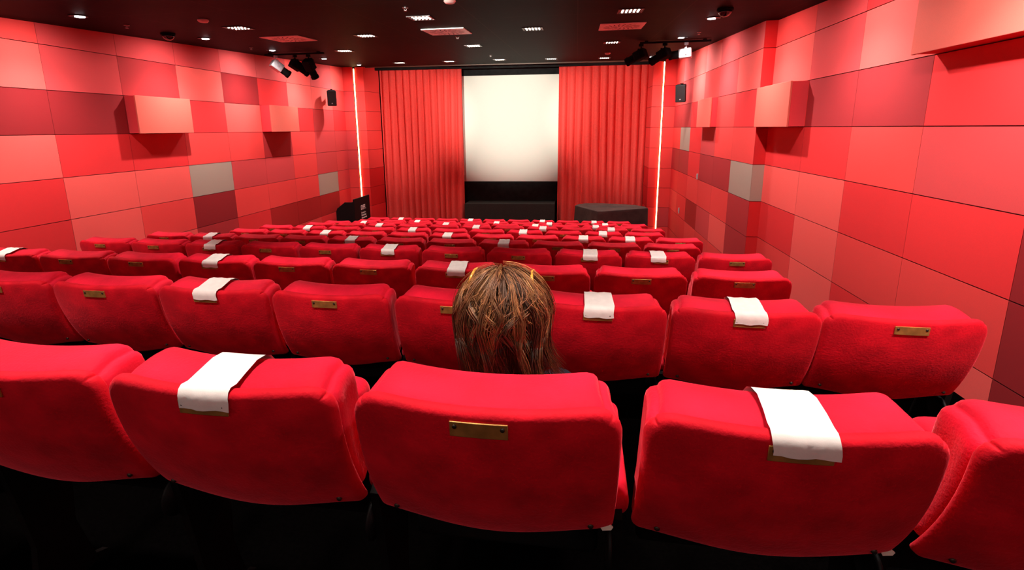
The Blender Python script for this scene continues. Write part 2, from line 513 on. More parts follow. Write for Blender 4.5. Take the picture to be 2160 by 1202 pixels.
# ------------------------------------------------------------------ grand piano under its cover
top = [(0.01, 12.20), (0.10, 12.45), (0.26, 12.60), (0.62, 12.64), (1.05, 12.55), (1.48, 12.40), (1.66, 12.15), (1.70, 11.92), (1.30, 11.72), (0.90, 11.50), (0.62, 11.36), (0.52, 11.36), (0.40, 11.52), (0.16, 11.95)]
cx = sum(p[0] for p in top)/len(top); cy = sum(p[1] for p in top)/len(top)
e = empty('grand_piano', 'grand piano under a dark fitted cloth cover in front of the curtain', 'piano', (cx, cy, ZF))
def dens(P, k=6):
    out = []
    for a in range(len(P)):
        p, q = P[a], P[(a+1) % len(P)]
        for t in range(k): out.append((p[0] + (q[0]-p[0])*t/k, p[1] + (q[1]-p[1])*t/k))
    return out
ring = dens(top)
H = -1.86 - ZF
rows = []
for f, dz in ((0.0005, .0), (.5, .004), (.8, .002), (.97, 0.0), (.995, -.004), (1.0, -.012)):
    rows.append([((x-cx)*f, (y-cy)*f, H + dz + .012*sin(5*x)*cos(4*y)*(f < .95)) for x, y in ring])
for j in range(1, 8):
    t = j/7; rr = []
    for i, (x, y) in enumerate(ring):
        w = sin(i*.9) * .5 + sin(i*.37 + 1)*.5
        f = 1.0 + t*(.02 + .022*w)
        dd = .42 + .05*sin(i*.21)
        rr.append(((x-cx)*f, (y-cy)*f, H - .012 - t*dd))
    rows.append(rr)
m = MB(); m.grid(rows, None, True)
o = fix_normals(m.build('cover', PIANOCLOTH, e, True)); o.data.set_sharp_from_angle(angle=radians(28))
m = MB(); m.prism([((x-cx)*.93, (y-cy)*.93) for x, y in top], 2, H-.36, H-.03)
fix_normals(m.build('piano_body', BLACKP, e))
for x, y in ((.62, 11.62), (1.45, 11.98), (.45, 12.35)):
    m = MB(); m.lathe((x-cx, y-cy, 0), [(.04, 0), (.045, .05), (.03, .09), (.05, .3), (.06, H-.34)], 14)
    m.build('leg', BLACKP, e, True)

# ------------------------------------------------------------------ wall loudspeakers, small wall fittings
def speaker(label, loc, rz, sgn):
    e = empty('wall_speaker', label, 'loudspeaker', loc, rz, 'black loudspeakers on the side walls')
    def tilt(q):
        q = Vector(q); q.y -= .10*(q.z - 0); return q
    m = MB(); m.rbox((0, .09, 0), (.215, .17, .35), .02, fn=lambda q: Vector((q.x*(1 - .25*max(0, q.y)/.17), q.y, q.z)), n=(2, 2, 2))
    b = m.build('speaker_body', BLACKP, e, True); b.rotation_euler = (radians(10), 0, 0)
    m = MB(); m.rbox((0, -.004, .0), (.195, .012, .325), .005, n=(2, 1, 2)); g = m.build('grille', mat('speaker_grille', (.02, .018, .018), .6, noise=.3, nscale=300), b)
    m = MB(); m.lathe((0, -.016, -.115), [(.014, .006), (.014, 0), (.010, -.002)], 16, 'y'); m.build('badge', LIGHTMETAL, b, True)
    m = MB(); m.box((0, .22, .1), (.06, .16, .03)); m.box((0, .10, .19), (.05, .06, .05)); m.box((0, .29, .1), (.09, .012, .14)); m.build('bracket', BLACKM, e)
speaker('black loudspeaker on the lectern-side wall', (-5.66, 11.3, .73), radians(26), 1)
speaker('black loudspeaker on the piano-side wall', (2.10, 11.05, .66), radians(-24), -1)
m = MB(); m.rbox((XP-.012, 10.175, -.952), (.02, .05, .11), .004, n=(1, 1, 1)); m.box((XP-.026, 10.175, -.945), (.008, .015, .05))
tag(m.build('light_switch', LIGHTMETAL), 'small pale metal fitting on the piano-side wall, upper of two', 'wall switch')
m = MB(); m.rbox((XP-.012, 11.68, -1.87), (.02, .04, .13), .004, n=(1, 1, 1)); m.box((XP-.026, 11.68, -1.86), (.008, .012, .06))
tag(m.build('wall_socket', LIGHTMETAL), 'small pale metal fitting low on the piano-side wall', 'wall socket')

# ------------------------------------------------------------------ ceiling fittings
def on_ceil(x, y): return (x, y, ceil_z(y) - .001)
TILT = math.atan(.0488)
def grid_light(x, y, label):
    e = empty('ceiling_light', label, 'ceiling light', on_ceil(x, y), group='square LED ceiling lights')
    e.rotation_euler = (TILT, 0, 0)
    m = MB()
    w = .135
    for (cx_, cy_, dx, dy) in ((0, w-.008, 2*w, .016), (0, -w+.008, 2*w, .016), (w-.008, 0, .016, 2*w-.034), (-w+.008, 0, .016, 2*w-.034)):
        m.box((cx_, cy_, -.004), (dx, dy, .008))
    m.build('frame', HOUSM, e)
    m = MB(); m.box((0, 0, -.001), (2*w-.034, 2*w-.034, .002)); nf = len(m.f)
    for i in range(5):
        for j in range(3):
            m.lathe((-.084 + i*.042, -.07 + j*.07, -.006), [(.0105, .004), (.0105, 0), (.006, -.003)], 10)
    o = m.build('led_panel', HOUSM, e); o.data.materials.append(LEDM)
    o.data.polygons.foreach_set('material_index', [0]*nf + [1]*(len(m.f) - nf))
GL = [(-1.765, 5.83), (-2.95, 7.06), (-4.11, 8.83), (-.60, 7.04), (-1.757, 8.77), (.56, 5.98), (.562, 9.0), (-4.13, 5.95), (-4.1, 11.67), (-2.92, 11.7), (-1.743, 11.67), (-.592, 11.9), (.60, 12.1)]
GN = ['square light with LED dots, above the middle seats, behind the round-vaned vent', 'square light with LED dots between the two lectern-side vents',
      'square light with LED dots beside the spotlights of the lectern side', 'square light with LED dots between the two larger vents, middle of the ceiling',
      'square light with LED dots in line with the pale vent, towards the screen', 'square light with LED dots behind the red-lit vent of the piano side',
      'square light with LED dots ahead of the red-lit vent of the piano side', 'square light with LED dots behind the vent of the lectern side',
      'square light by the screen, first of five from the lectern side', 'square light by the screen, second of five from the lectern side',
      'square light by the screen, middle of the row of five', 'square light by the screen, fourth of five from the lectern side', 'square light by the screen, fifth of five, piano side']
for (x, y), n_ in zip(GL, GN): grid_light(x, y, n_)

def vent(x, y, label):
    e = empty('ceiling_vent', label, 'air vent', on_ceil(x, y), group='square swirl vents in the ceiling')
    e.rotation_euler = (TILT, 0, 0)
    w = .285
    m = MB(); m.rbox((0, 0, -.006), (2*w, 2*w, .012), .004, n=(1, 1, 1)); m.build('vent_plate', DIFFM, e)
    m = MB()
    for ringr, nsl in ((.235, 20), (.14, 12)):
        for k in range(nsl):
            a = 2*pi*k/nsl
            r0, r1 = ringr - .075, ringr
            d = .30
            p0 = Vector((r0*cos(a), r0*sin(a), -.0135)); p1 = Vector((r1*cos(a+d*.5), r1*sin(a+d*.5), -.0135))
            n_ = Vector((-(p1-p0).y, (p1-p0).x, 0)).normalized()*(.008 if ringr > .2 else .007)
            m.poly([p0-n_, p0+n_, p1+n_, p1-n_])
    m.build('vane_slots', DARKSLOT, e)
vent(-1.75, 6.95, 'square swirl vent lit pale and red, near the middle of the ceiling')
vent(.56, 7.13, 'square swirl vent lit red, piano side of the ceiling')
vent(-4.105, 7.03, 'square swirl vent lit red, lectern side of the ceiling')

def washer(x, y, label, side):
    e = empty('wall_washer', label, 'ceiling spotlight', on_ceil(x, y), group='small ceiling lights washing the walls')
    e.rotation_euler = (TILT, 0, 0)
    m = MB(); m.lathe((0, 0, -.008), [(.085, .008), (.085, 0), (.07, -.002), (.06, .004)], 22); m.build('rim', HOUSM, e, False)
    m = MB(); m.lathe((side*-.02, 0, -.012), [(.045, .006), (.045, -.004), (.02, -.008)], 18); m.build('lens', WASHM, e, True)
WL = [(-5.12, 4.78), (-5.16, 6.65), (-5.19, 8.29), (-5.16, 10.06), (-5.18, 11.81)]
for k, (x, y) in enumerate(WL):
    washer(x, y, 'small bright ceiling light along the lectern-side wall, %s' % ['closest to the camera', 'second from the camera', 'above the track spotlights', 'just past the track spotlights', 'closest to the screen'][k], -1)
WR = [(1.61, 6.74), (1.62, 8.63), (1.666, 12.15)]
for k, (x, y) in enumerate(WR):
    washer(x, y, 'small bright ceiling light along the piano-side wall, %s' % ['closest to the camera', 'above the track spotlights', 'closest to the screen'][k], 1)

def disc(x, y, label, name='smoke_detector'):
    m = MB(); m.lathe((0, 0, 0), [(.055, 0), (.058, -.012), (.045, -.028), (.02, -.032)], 22)
    o = m.build(name, DISCM, None, True, on_ceil(x, y)); tag(o, label, 'smoke detector')
disc(-4.106, 5.31, 'pale red-lit disc detector on the ceiling, lectern side')
disc(-1.21, 4.94, 'pale red-lit disc detector at the top edge, middle of the ceiling')
disc(.60, 10.9, 'red-lit disc detector on the ceiling near the front, piano side')
def dome(x, y, label):
    e = empty('dome_camera', label, 'dome camera', on_ceil(x, y), group='dark dome cameras on the ceiling')
    m = MB(); m.lathe((0, 0, 0), [(.085, 0), (.085, -.02), (.075, -.024)], 22); m.build('ring', BLACKM, e, True)
    m = MB(); m.lathe((0, 0, 0), [(.07, -.022), (.066, -.045), (.05, -.07), (.025, -.083), (.004, -.086)], 22); m.build('dome', mat('dark_glass', (.01, .008, .008), .08, spec=.8, noise=.02), e, True)
dome(-5.26, 6.12, 'dark glossy dome on the ceiling edge, lectern side')
dome(1.58, 6.12, 'dark glossy dome on the ceiling edge, piano side')
def sprinkler(x, y, label):
    e = empty('sprinkler', label, 'sprinkler', on_ceil(x, y), group='small sprinklers on the ceiling')
    m = MB(); m.lathe((0, 0, 0), [(.030, 0), (.030, -.004), (.010, -.007), (.008, -.014)], 14); m.build('escutcheon', CHROME, e, True)
    m = MB(); m.box((-.010, 0, -.022), (.003, .005, .016)); m.box((.010, 0, -.022), (.003, .005, .016)); m.lathe((0, 0, -.030), [(.018, 0), (.018, -.002)], 12); m.build('deflector', CHROME, e)
for x, y, l in ((-5.19, 5.43, 'small sprinkler on the ceiling edge of the lectern side, closest to the camera'), (-1.738, 5.2, 'small sprinkler above the middle seats, closest to the camera'),
                (-1.745, 7.54, 'small sprinkler just past the pale swirl vent'), (-1.758, 10.54, 'small sprinkler in the middle of the ceiling near the screen'),
                (-5.3, 7.9, 'small sprinkler on the ceiling by the lectern-side track'), (1.75, 8.1, 'small sprinkler on the ceiling by the piano-side track')):
    sprinkler(x, y, l)

def spotlight(loc, rz, pitch, label, lit_head=False):
    """stage spot hanging under a rail: clamp, yoke, square housing and a snout"""
    e = empty('stage_spotlight', label, 'spotlight', loc, rz, 'spotlights hanging from the ceiling rails')
    hm = LIGHTMETAL if lit_head else BLACKM  # pale metal paints the nearby wash light onto a dark head
    m = MB(); m.box((0, 0, -.02), (.05, .06, .04)); m.tube([(0, 0, -.03), (0, 0, -.09)], .012, 8); m.build('clamp', hm, e)
    m = MB(); m.box((0, 0, -.09), (.20, .03, .008)); m.box((-.1, 0, -.14), (.008, .03, .11)); m.box((.1, 0, -.14), (.008, .03, .11)); m.build('yoke', hm, e)
    m = MB(); m.rbox((0, .01, 0), (.165, .20, .15), .018, n=(2, 2, 2)); h = m.build('lamp_housing', hm, e, True); h.location = (0, 0, -.17); h.rotation_euler = (pitch, 0, 0)
    m = MB(); m.lathe((0, 0, 0), [(.065, .10), (.065, .22), (.072, .225), (.072, .27), (.06, .27), (.055, .25)], 18, 'y'); m.build('snout', BLACKM, h, True)
    m = MB(); m.lathe((0, 0, 0), [(.055, .248), (.03, .252)], 18, 'y'); m.build('lens', CHROME, h, True)
for nm, x0_, x1_, y in (('lectern', -5.64, -4.5, 8.8), ('piano', 1.02, 2.14, 9.0)):
    m = MB(); z = ceil_z(y)
    m.box(((x0_+x1_)/2, y, z-.03), (x1_-x0_, .04, .03)); m.box((x0_+.1, y, z-.008), (.05, .05, .02)); m.box((x1_-.1, y, z-.008), (.05, .05, .02))
    tag(m.build('lighting_rail', BLACKM), 'black lighting rail under the ceiling on the %s side' % nm, 'lighting rail')
for x, rz, pt, l, lm in ((-5.44, -40, -35, 'black spotlight coloured pale as if lit on the lectern-side rail, closest to the wall', True), (-5.06, -35, -30, 'black spotlight in the middle of the lectern-side rail', False),
                         (-4.80, -10, -55, 'black spotlight on the lectern-side rail, furthest from the wall', False)):
    spotlight((x, 8.8, ceil_z(8.8) - .045), radians(rz), radians(pt), l, lm)
for x, rz, pt, l, lm in ((1.76, 75, -5, 'black spotlight coloured pale as if lit on the piano-side rail, closest to the wall', True), (1.42, 50, -22, 'black spotlight in the middle of the piano-side rail', False),
                         (1.04, 60, -22, 'black spotlight on the piano-side rail, furthest from the wall', False)):
    spotlight((x, 9.0, ceil_z(9.0) - .045), radians(rz), radians(pt), l, lm)

# ------------------------------------------------------------------ cinema seats
HT = 0.905
CROWN = .017
def bend(q):
    t = (HT - q.z)/.36
    y = q.y + (.010*t + .110*t*abs(t)) + .030*(q.x/.255)**2
    k = max(0, min(1, (q.y - .025)/.075)); k = k*k*(3 - 2*k)
    return Vector((q.x*(1 - .045*k), y, q.z + CROWN*k*max(0, 1 - max(0, t)*2.2)))
def shaper(hx, top_, bot, Rt, Rb, taper=.05, smile=.0, dip=.010):
    def fn(q):
        x, y, z = q
        sx = 1 if x >= 0 else -1
        a = abs(x) - (hx - Rt); b = z - (top_ - Rt)
        if a > 0 and b > 0:
            k = max(a, b)/sqrt(a*a + b*b); a *= k; b *= k
            x = sx*(hx - Rt + a); z = top_ - Rt + b
        a = abs(x) - (hx - Rb); b = (bot + Rb) - z
        if Rb > 0 and a > 0 and b > 0:
            k = max(a, b)/sqrt(a*a + b*b); a *= k; b *= k
            x = sx*(hx - Rb + a); z = bot + Rb - b
        t = (top_ - z)/(top_ - bot)
        u = x/hx
        if smile: z -= smile*.5*(1 + cos(pi*min(1, abs(u)*1.12)))*max(0, t*1.4 - .4)
        z += dip*(u*u - .6)*(1 - min(1, t*2)) if dip else 0
        x *= 1 - taper*t
        return bend(Vector((x, y, z)))
    return fn
m = MB(); m.rbox((0, .018, HT-.176), (.528, .036, .352), .0165, shaper(.264, HT, HT-.352, .058, .012, .0, .030), (26, 1, 20)); ME_BACK = m.mesh('back_panel', VELVET, True)
m = MB(); m.rbox((0, .091, HT-.168), (.522, .146, .325), .036, shaper(.261, HT-.002, HT-.33, .062, .03, .0), (26, 5, 16)); ME_CUSH = m.mesh('cushion', VELVET2, True)
m = MB(); m.rbox((0, 0, 0), (.110, .004, .032), .0015, lambda q: bend(Vector((q.x, q.y - .0022, q.z + HT - .040))), (4, 1, 1)); ME_PLATE = m.mesh('name_plate', BRASS)
def screw_me(x):
    m = MB(); p = bend(Vector((x, -.004, HT - .034))); m.lathe(p, [(.0045, .002), (.0045, -.0015), (.002, -.0025)], 10, 'y'); return m.mesh('screw', SCREWM, True)
ME_SCREW = [screw_me(-.045), screw_me(.045)]
def button_me(x):
    m = MB(); p = bend(Vector((x, -.001, HT - .322))); m.lathe(p, [(.006, .004), (.006, -.002), (.003, -.004)], 10, 'y'); return m.mesh('button', SCREWM, True)
ME_BUTTON = [button_me(-.214), button_me(.214)]
m = MB(); m.rbox((0, .30, .60), (.47, .10, .42), .035, lambda q: Vector((q.x, q.y + .12*(.6 - q.z)/.42, q.z)), (6, 2, 6)); ME_PADUP = m.mesh('seat_pad', VELVET2, True)
m = MB(); m.rbox((0, .53, .40), (.47, .36, .10), .035, lambda q: q, (6, 6, 2)); ME_PADDOWN = m.mesh('seat_pad', VELVET2, True)
m = MB(); m.rbox((0, .30, .60), (.46, .05, .44), .02, lambda q: Vector((q.x, q.y - .045 + .12*(.6 - q.z)/.42, q.z)), (4, 1, 4)); ME_SHELLU = m.mesh('seat_shell', BLACKP, True)
m = MB(); m.rbox((0, .345, .385), (.49, .05, .15), .02, None, (4, 1, 2)); m.rbox((0, .52, .34), (.46, .34, .04), .015, None, (4, 2, 1)); ME_SHELLD = m.mesh('seat_shell', BLACKP, True)
def side_me(sx):
    m = MB()
    prof = [(.16, 0), (.42, 0), (.42, .012), (.38, .03), (.34, .20), (.36, .40), (.40, .56), (.22, .585), (.17, .56), (.20, .36), (.22, .20), (.20, .03), (.16, .012)]
    m.prism(prof, 0, sx*.275 - .011, sx*.275 + .011)
    me = m.mesh('side_frame', BLACKM)
    return me
ME_SIDE = [side_me(-1), side_me(1)]
def hub_me(sx):
    m = MB(); m.lathe((sx*.262, .20, .47), [(.055, .002), (.055, -.004), (.048, -.008), (.044, -.003), (.02, -.003)] if sx > 0 else [(.02, .003), (.044, .003), (.048, .008), (.055, .004), (.055, -.002)], 24, 'x'); return m.mesh('hub', BLACKP, True)
ME_HUB = [hub_me(-1), hub_me(1)]
def arm_me(sx):
    m = MB(); m.rbox((sx*.275, .375, .572), (.056, .37, .055), .024, lambda q: Vector((q.x, q.y, q.z + .03*(q.y - .19)/.37)), (2, 4, 2)); return m.mesh('armrest', VELVET2, True)
ME_ARM = [arm_me(-1), arm_me(1)]
m = MB(); m.prism([(.236, .570), (.256, .578), (.262, .573), (.258, .566), (.240, .563)], 1, .130, .134); ME_TAB = m.mesh('hinge_tab', TABM)

def make_seat(full=True, occupied=False):
    e = bpy.data.objects.new('cinema_seat', None); COL.objects.link(e); e.empty_display_size = .1
    b = put('back_panel', ME_BACK, e)
    p = put('name_plate', ME_PLATE, b); p['label'] = 'small brass plate'
    if full:
        for s in ME_BUTTON: put('button', s, b)
    put('cushion', ME_CUSH, e)
    put('seat_pad', ME_PADDOWN if occupied else ME_PADUP, e)
    put('seat_shell', ME_SHELLD if occupied else ME_SHELLU, e)
    s = put('side_frame', ME_SIDE[1], e)
    if full: put('hub', ME_HUB[1], s)
    put('armrest', ME_ARM[1], e)
    if full:
        # the plate's screws sit on the plate: same level as the plate's own mesh would be too deep, so they are parts of the back
        for s in ME_SCREW: put('screw', s, b)
    return e
PROTO = {}
def seat_copy(src):
    r = src.copy(); COL.objects.link(r)
    for ch in kids_of[src.name]:
        c = ch.copy(); COL.objects.link(c); c.parent = r
        for g in kids_of.get(ch.name, []):
            d = g.copy(); COL.objects.link(d); d.parent = c
    return r
kids_of = {}
def index(e):
    kids_of[e.name] = [c for c in bpy.data.objects if c.parent == e]
    for c in kids_of[e.name]: kids_of[c.name] = [g for g in bpy.data.objects if g.parent == c]

# white band folded over the top of a seat back
def band_me(seed):
    rnd = random.Random(seed)
    path = [(-.0065, HT - .042), (-.0060, HT - .032), (-.0055, HT - .022), (-.004, HT - .012), (.002, HT - .001), (.012, HT + .0045), (.03, HT + .004), (.06, HT + .0045), (.10, HT + .0045), (.13, HT + .002),
            (.150, HT - .006), (.1645, HT - .022), (.168, HT - .05), (.170, HT - .075)]
    R = []
    for k, (y, z) in enumerate(path):
        row = []
        for i in range(9):
            x = -.056 + .112*i/8
            w = .0012*sin(i*1.7 + k*.8 + seed) if k < 4 or 5 < k < 10 else 0
            q = Vector((x + .002*sin(k*.9 + seed), y - (abs(w) if k < 4 else 0), z + (w if k > 4 else .002*sin(i*1.3 + seed)*(k == 0))))
            u = x/.260
            q.z += .010*(u*u - .6)*(1 if z > HT - .03 else .6) + .003
            row.append(bend(q))
        R.append(row)
    m = MB(); m.grid(R)
    return m.mesh('seat_band', SATIN, True)
BAND_ME = [band_me(k) for k in range(4)]

ORD = ['first', 'second', 'third', 'fourth', 'fifth', 'sixth']
ROWN = ['back row', 'second row from back', 'third row from back', 'fourth row from back', 'fifth row from back', 'sixth row from back',
        'fifth row from stage', 'fourth row from stage', 'third row from stage', 'second row from stage', 'front row by stage']
def where(r, i):
    side = ('%s from the lectern side' % ORD[i]) if i <= 5 and r >= 2 else ('%s from the piano side' % (ORD[10-i] if i >= 5 else ['seventh', 'eighth', 'ninth', 'tenth', 'eleventh'][4-i]))
    return '%s, %s' % (side, ROWN[r])
BANDS = {0: [7, 9], 1: [5, 8, 9], 2: [1, 4, 7], 3: [2, 5, 8, 9], 4: [1, 4, 7], 5: [2, 5, 8, 9], 6: [1, 4, 7, 9], 7: [2, 5, 7, 9], 8: [1, 4, 7, 9], 9: [2, 5, 7, 9], 10: [1, 4, 7, 9]}
FIRST = {0: 5, 1: 2, 2: 0}
proto_full = make_seat(True); proto_far = make_seat(False)
index(proto_full); index(proto_far)
NUDGE = {(0, 5): (-.042, 0, 0), (0, 6): (-.030, 0, 0), (0, 7): (-.019, -.010, .006), (0, 8): (0, -.015, .009), (0, 9): (.022, .029, -.018), (0, 10): (.044, .03, -.020),
         (1, 8): (.013, 0, 0), (1, 9): (.006, 0, 0), (1, 10): (-.012, 0, 0), (2, 10): (.008, 0, 0)}
used = set()
seatpos = {}
for r in range(11):
    for i in range(FIRST.get(r, 0), 11):
        nx, ny, nz = NUDGE.get((r, i), (0, 0, 0))
        x = ROW_X[r] + i*.55 + nx
        loc = (x, ROW_Y0 + r*ROW_DY - .010 + ny, FLOORZ[r] + nz)
        seatpos[(r, i)] = loc
        if (r, i) == (0, 8):
            s = make_seat(True, True); lab = 'red velvet seat occupied by the brown-haired person, third from piano side, back row'
        else:
            src = proto_full if r <= 4 else proto_far
            if src.name in used: s = seat_copy(src)
            else: s = src; used.add(src.name)
            lab = ('red velvet seat under a white band, ' if i in BANDS.get(r, []) else 'red velvet seat, ') + where(r, i)
        s.location = loc
        if r == 0 and i in (5, 8, 9): put('hinge_tab', ME_TAB, s)
        if i == 0:
            put('side_frame', ME_SIDE[0], s); put('armrest', ME_ARM[0], s)
        tag(s, lab, 'cinema seat', 'red velvet seats, ' + ROWN[r])
rb = random.Random(5)
nb = 0
for r, L_ in BANDS.items():
    for i in L_:
        loc = seatpos[(r, i)]
        o = bpy.data.objects.new('seat_band', BAND_ME[nb % 4]); COL.objects.link(o); nb += 1
        dx = .006 if (r, i) == (0, 9) else (.004 if r < 2 else rb.uniform(-.02, .02))
        o.location = (loc[0] + dx, loc[1], loc[2])
        tag(o, 'white satin band over the seat %s' % where(r, i), 'seat band', 'white bands over the seat backs')

# ------------------------------------------------------------------ seated person
SX, SY, SZ = seatpos[(0, 8)]
SY += .015; SZ -= .013
HX = -.035
P = empty('person', 'person with short brown hair seen from behind, seated in the back row', 'person', (SX, SY, SZ))
HC = Vector((0.003, .292, .976))
def skin_obj(name, pts, edges, rad, m, sub=1, root=0):
    me = bpy.data.meshes.new(name)
    me.from_pydata(pts, edges, [])
    o = bpy.data.objects.new(name, me); COL.objects.link(o)
    sk = o.modifiers.new('skin', 'SKIN'); sk.use_smooth_shade = True
    for v, r_ in zip(me.skin_vertices[0].data, rad):
        v.radius = r_ if isinstance(r_, tuple) else (r_, r_)
    me.skin_vertices[0].data[root].use_root = True
    ss = o.modifiers.new('sub', 'SUBSURF'); ss.levels = sub; ss.render_levels = sub
    dg = bpy.context.evaluated_depsgraph_get()
    em = bpy.data.meshes.new_from_object(o.evaluated_get(dg))
    bpy.data.objects.remove(o)
    em.materials.clear(); em.materials.append(m)
    return em
class SK:
    def __init__(s): s.p = []; s.e = []; s.r = []
    def add(s, p, r, par=None):
        s.p.append(tuple(p)); s.r.append(r); i = len(s.p)-1
        if par is not None: s.e.append((par, i))
        return i
def body_skeleton(g=0.0, hands=True, head=True, upper=True, lower=True):
    S = SK()
    pel = S.add((0, .50, .53), (.125+g, .105+g))
    if upper:
        w = S.add((0, .44, .62), (.115+g, .095+g), pel)
        ch = S.add((0, .335, .735), (.135+g, .10+g), w)
        up = S.add((0, .285, .76), (.08+g - (.03 if hands else 0), .07+g - (.02 if hands else 0)), ch)
        if head:
            nk = S.add((0, .285, .86), .052+g, up)
            S.add((0, .30, .92), .05+g, nk)
        for sx in (-1, 1):
            sh = S.add((sx*.125, .285, .725), .052+g - (.02 if hands else 0), up)
            el = S.add((sx*.205, .44, .60), .042+g, sh)
            fa = S.add((sx*.15, .56, .605), .036+g, el)
            wr = S.add((sx*.085 + HX, .65, .622), .027+g, fa)
            if hands:
                pa = S.add((sx*.058 + HX, .700, .618), (.034, .018), wr)
    if lower:
        for sx in (-1, 1):
            hp = S.add((sx*.085, .53, .52), .088+g, pel)
            mt = S.add((sx*.11, .70, .525), .076+g, hp)
            kn = S.add((sx*.125, .88, .515), .058+g, mt)
            cf = S.add((sx*.12, .83, .33), .052+g, kn)
            an = S.add((sx*.115, .74, .105), .036+g, cf)
    return S
parts = []
S = body_skeleton(-.012)
parts.append(skin_obj('b', S.p, S.e, S.r, SKIN, 2))
for sx in (-1, 1):                            # fingers, each its own tapering chain from inside the palm
    for k in range(4):
        bx_ = sx*(.112 - .0155*k*1.0) if True else 0
        ln = [.062, .074, .070, .055][k]
        F = SK()
        a = F.add((HX + sx*(.084 - .016*k), .700, .620), .0095)
        b = F.add((HX + sx*(.080 - .0185*k), .737, .620), .0092, a)
        c = F.add((HX + sx*(.078 - .0185*k), .737 + ln*.45, .610), .0085, b)
        F.add((HX + sx*(.076 - .0185*k), .737 + ln*.85, .588), .0072, c)
        parts.append(skin_obj('f', F.p, F.e, F.r, SKIN, 1))
    F = SK()
    a = F.add((HX + sx*.050, .675, .622), .011); b = F.add((HX + sx*.024, .694, .630), .0105, a); c = F.add((HX + sx*.013, .720, .628), .0085, b)
    parts.append(skin_obj('f', F.p, F.e, F.r, SKIN, 1))
# head: an egg with brow, nose, lips, chin and ears, later fused with the body
m = MB(); rings = []
for j in range(25):
    th = pi*j/24; row = []
    for i in range(32):
        ph = 2*pi*i/32
        x = .076*sin(th)*cos(ph); y = .094*sin(th)*sin(ph); z = .112*cos(th)
        if z < 0: x *= 1 - .22*(-z/.112)**1.3; y = y*(1 - .10*(-z/.112)) + .012*(-z/.112)
        f = max(0, sin(ph))*sin(th)
        ax = abs(x)
        y += .024*f*math.exp(-(ax/.011)**2)*math.exp(-((z+.018)/.022)**2)      # nose
        y += .006*f*math.exp(-((z-.022)/.012)**2)*math.exp(-(ax/.05)**2)       # brow
        y -= .008*f*math.exp(-((ax-.031)/.014)**2)*math.exp(-((z-.003)/.012)**2)   # eye sockets
        y += .006*f*math.exp(-(ax/.022)**2)*math.exp(-((z+.060)/.008)**2)      # mouth
        y += .008*f*math.exp(-(ax/.022)**2)*math.exp(-((z+.098)/.014)**2)      # chin
        row.append((x + HC.x, y + HC.y + .004, z + HC.z - .003))
    rings.append(row)
m.grid(rings, None, True, True)
for sx in (-1, 1):
    m.rbox((0, 0, 0), (.018, .034, .058), .008, lambda q, sx=sx: Vector((HC.x + sx*.078 + q.x + sx*max(0, -q.y)*.3, HC.y - .005 + q.y, HC.z - .012 + q.z)), (1, 2, 2))
parts.append(m.mesh('h', SKIN))
o = bpy.data.objects.new('body', parts[0]); COL.objects.link(o)
import bmesh
bm = bmesh.new()
for q in parts: bm.from_mesh(q)
me = bpy.data.meshes.new('body'); bm.to_mesh(me); bm.free()
o.data = me
rm = o.modifiers.new('fuse', 'REMESH'); rm.mode = 'VOXEL'; rm.voxel_size = .0055; rm.use_smooth_shade = True
sm = o.modifiers.new('soft', 'SMOOTH'); sm.iterations = 3; sm.factor = .5
dg = bpy.context.evaluated_depsgraph_get()
me = bpy.data.meshes.new_from_object(o.evaluated_get(dg)); bpy.data.objects.remove(o)
me.materials.clear(); me.materials.append(SKIN)
me.polygons.foreach_set('use_smooth', [True]*len(me.polygons))
body = put('body', me, P)
for sx in (-1, 1):
    m = MB(); m.lathe((HC.x + sx*.031, HC.y + .083, HC.z), [(.002, -.011), (.009, -.006), (.0115, 0), (.010, .005), (.0055, .0095)], 14, 'y'); ey = m.build('eye', EYEW, P, True)
    m = MB(); m.lathe((HC.x + sx*.031, HC.y + .083, HC.z), [(.0055, .0092), (.003, .0112), (.0008, .0118)], 14, 'y'); m.build('iris', EYED, ey, True)
m = MB(); m.rbox((HC.x, HC.y + .099, HC.z - .063), (.044, .014, .014), .006, lambda q: Vector((q.x, q.y - 8*(q.x - HC.x)**2, q.z)), (4, 1, 1)); m.build('lips', LIPM, P, True)
S = body_skeleton(.020, False, False, True, False)
i_ = S.add((0, .288, .835), .078, 3)
put('sweater', skin_obj('sweater', S.p, S.e, S.r, SWEATER, 2), P)
S = body_skeleton(.012, False, False, False, True)
put('trousers', skin_obj('trousers', S.p, S.e, S.r, TROUSER, 2), P)
for sx in (-1, 1):
    m = MB()
    R = []
    for y, hw, z1 in ((.665, .02, .07), (.68, .034, .115), (.73, .038, .12), (.78, .037, .095), (.84, .042, .065), (.89, .038, .052), (.915, .02, .035)):
        R.append([(sx*.115 + hw*cos(a), y, .012 + (z1-.012)*.5*(1 + sin(a))) for a in [2*pi*k/14 for k in range(14)]])
    m.grid(R, None, True, True)
    fix_normals(m.build('shoe', SHOEM, P, True))

